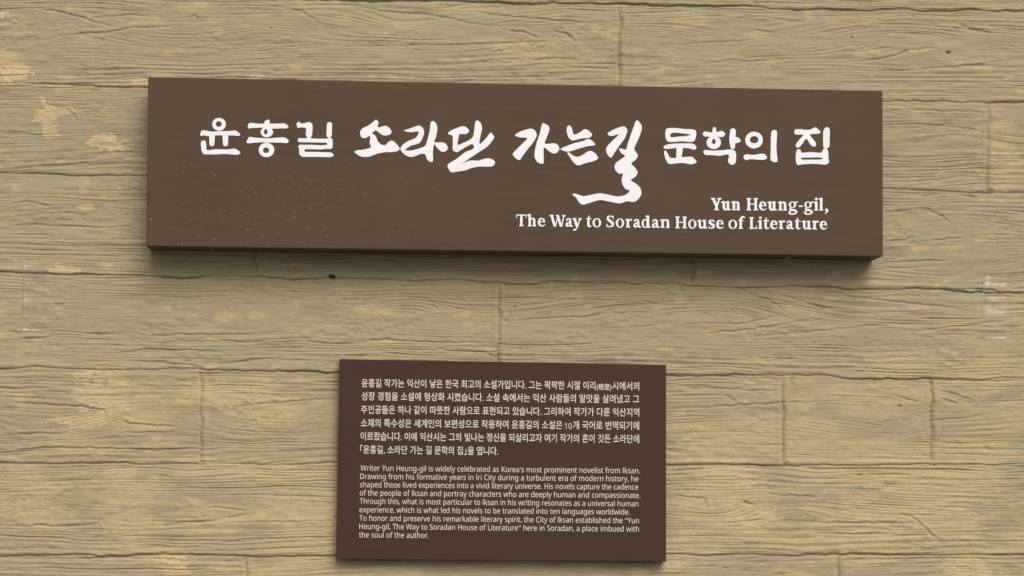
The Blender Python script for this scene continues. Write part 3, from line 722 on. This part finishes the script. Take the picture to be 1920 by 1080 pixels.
def text_faces(body, x0, x1, yl, yr, em, bold, drop):
    cu = bpy.data.curves.new('print', 'FONT'); cu.body = body; cu.resolution_u = 3; cu.size = 1.0; cu.offset = bold; cu.fill_mode = 'FRONT'
    o = bpy.data.objects.new('print', cu); COL.objects.link(o)
    bpy.context.view_layer.update(); dg = bpy.context.evaluated_depsgraph_get()
    me = bpy.data.meshes.new_from_object(o.evaluated_get(dg))
    v = np.array([q.co[:2] for q in me.vertices]); f = [list(p.vertices) for p in me.polygons]
    bpy.data.objects.remove(o); bpy.data.curves.remove(cu); bpy.data.meshes.remove(me)
    t = (v[:, 0]-v[:, 0].min())/np.ptp(v[:, 0])
    return np.column_stack([x0+(x1-x0)*t, yl+(yr-yl)*t-(v[:, 1]+drop)*em]), f

def paragraph(name, lines):
    V, F, n = [], [], 0
    for v, f in lines:
        V.append(v); F += [[i+n for i in q] for q in f]; n += len(v)
    letters_from_flat(name, np.vstack(V), F, SMALL_T, .0005, M_PRINT, small)
paragraph('korean_paragraph', [text_faces(b, x0, x1, yl, yr, 17.4*k, .010, .10) for b, x0, x1, yl, yr, k in KO]+[text_faces('\U0001D7E3\U0001D7E2', 1059.0, 1072.0, 804.2, 804.4, 15.6, 0, 0)])
paragraph('english_paragraph', [text_faces(sans(b), x0, x1, yl, yr, 14.5, 0, 0) for b, x0, x1, yl, yr in EN])

# ------------------------------------------------------------------ tape left on the wall
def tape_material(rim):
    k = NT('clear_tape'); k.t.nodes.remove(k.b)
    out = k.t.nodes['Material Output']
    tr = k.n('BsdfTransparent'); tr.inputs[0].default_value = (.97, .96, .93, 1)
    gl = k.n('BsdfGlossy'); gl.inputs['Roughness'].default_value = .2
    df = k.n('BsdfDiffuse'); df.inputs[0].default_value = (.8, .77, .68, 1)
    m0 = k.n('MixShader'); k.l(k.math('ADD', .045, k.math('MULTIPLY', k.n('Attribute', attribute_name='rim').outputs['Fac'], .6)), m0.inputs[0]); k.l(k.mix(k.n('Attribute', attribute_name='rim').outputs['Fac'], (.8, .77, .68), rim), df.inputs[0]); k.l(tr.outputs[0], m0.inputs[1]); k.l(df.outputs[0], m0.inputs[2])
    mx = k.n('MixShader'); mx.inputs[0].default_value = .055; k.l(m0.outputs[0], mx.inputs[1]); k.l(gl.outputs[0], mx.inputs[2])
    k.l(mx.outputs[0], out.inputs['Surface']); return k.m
M_TAPE_SHADE_RIM = tape_material((.10, .085, .06)); M_TAPE_PALE = tape_material((.72, .69, .58))  # dark rim colour paints the edge's thin shadow, pale rim its bright line

def tape(quad, label, mat):
    q = np.array(quad, float); nu, nv_ = 24, 72
    s, t = np.meshgrid(np.linspace(0, 1, nu), np.linspace(0, 1, nv_))
    uv = ((1-s)*(1-t))[..., None]*q[0]+(s*(1-t))[..., None]*q[1]+(s*t)[..., None]*q[2]+((1-s)*t)[..., None]*q[3]
    hs = np.stack([relief(uv[..., 0]+du, uv[..., 1]+dv)[0] for du in (-2, 0, 2) for dv in (-5, -2.5, 0, 2.5, 5)])
    hgt = np.maximum(.8*hs.max(0)+.2*hs.mean(0), hs[7]+.35)
    for _ in range(3):
        q_ = np.pad(hgt, 1, mode='edge'); hgt = np.maximum(hgt*.35+.65*(q_[:-2, 1:-1]+q_[2:, 1:-1]+q_[1:-1, :-2]+q_[1:-1, 2:]+q_[1:-1, 1:-1])/5, hgt-.5)
    P0 = on_plane(uv[..., 0].ravel(), uv[..., 1].ravel(), 0.0); yy = -np.minimum(hgt, 5.4)*.00115-.0013
    yy = yy-.0016*np.exp(-s/.05)-.0008*np.exp(-(1-t)/.02); P0[:, 1] = yy.ravel()
    bm = bmesh.new(); vs = [bm.verts.new(p) for p in P0]
    for j in range(nv_-1):
        for i in range(nu-1):
            a_ = j*nu+i; bm.faces.new((vs[a_], vs[a_+nu], vs[a_+nu+1], vs[a_+1])).smooth = True
    for f in bm.faces:
        f.normal_update()
        if f.normal.y > 0: f.normal_flip()
    me = bpy.data.meshes.new('tape_strip'); bm.to_mesh(me); bm.free()
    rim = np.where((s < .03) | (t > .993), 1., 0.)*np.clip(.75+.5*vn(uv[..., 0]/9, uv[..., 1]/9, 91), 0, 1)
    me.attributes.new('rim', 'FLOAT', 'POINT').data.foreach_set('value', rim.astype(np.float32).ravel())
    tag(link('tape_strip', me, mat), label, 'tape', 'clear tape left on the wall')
tape([(45,497),(89,499),(85,620),(42,619)], 'clear tape strip stuck upright on the wall left of the long sign', M_TAPE_SHADE_RIM)
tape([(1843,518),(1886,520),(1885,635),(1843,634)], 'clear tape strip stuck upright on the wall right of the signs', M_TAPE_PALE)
tape([(-34,14),(16,15),(15,62),(-34,60)], 'short clear tape scrap at the upper left corner of the wall', M_TAPE_SHADE_RIM)

# ------------------------------------------------------------------ black speck under the long sign
def speck():
    c = on_plane(np.array([624.]), np.array([518.]), -.004)[0]
    bm = bmesh.new(); bmesh.ops.create_icosphere(bm, subdivisions=3, radius=.0062)
    rg = np.random.default_rng(4)
    for v in bm.verts:
        p = v.co*(1+.18*math.sin(v.co.x*900+1)+.12*math.sin(v.co.z*1300))
        v.co = Vector((p.x*1.2+p.z*.12, p.y*.55, p.z*.52-p.x*.38))+Vector(c)
    for f in bm.faces: f.smooth = True
    me = bpy.data.meshes.new('black_speck'); bm.to_mesh(me); bm.free()
    tag(link('black_speck', me, flat_paint('soot_black', (.018, .015, .013), .6)), 'small black speck stuck on the wall just under the long sign', 'speck')
speck()
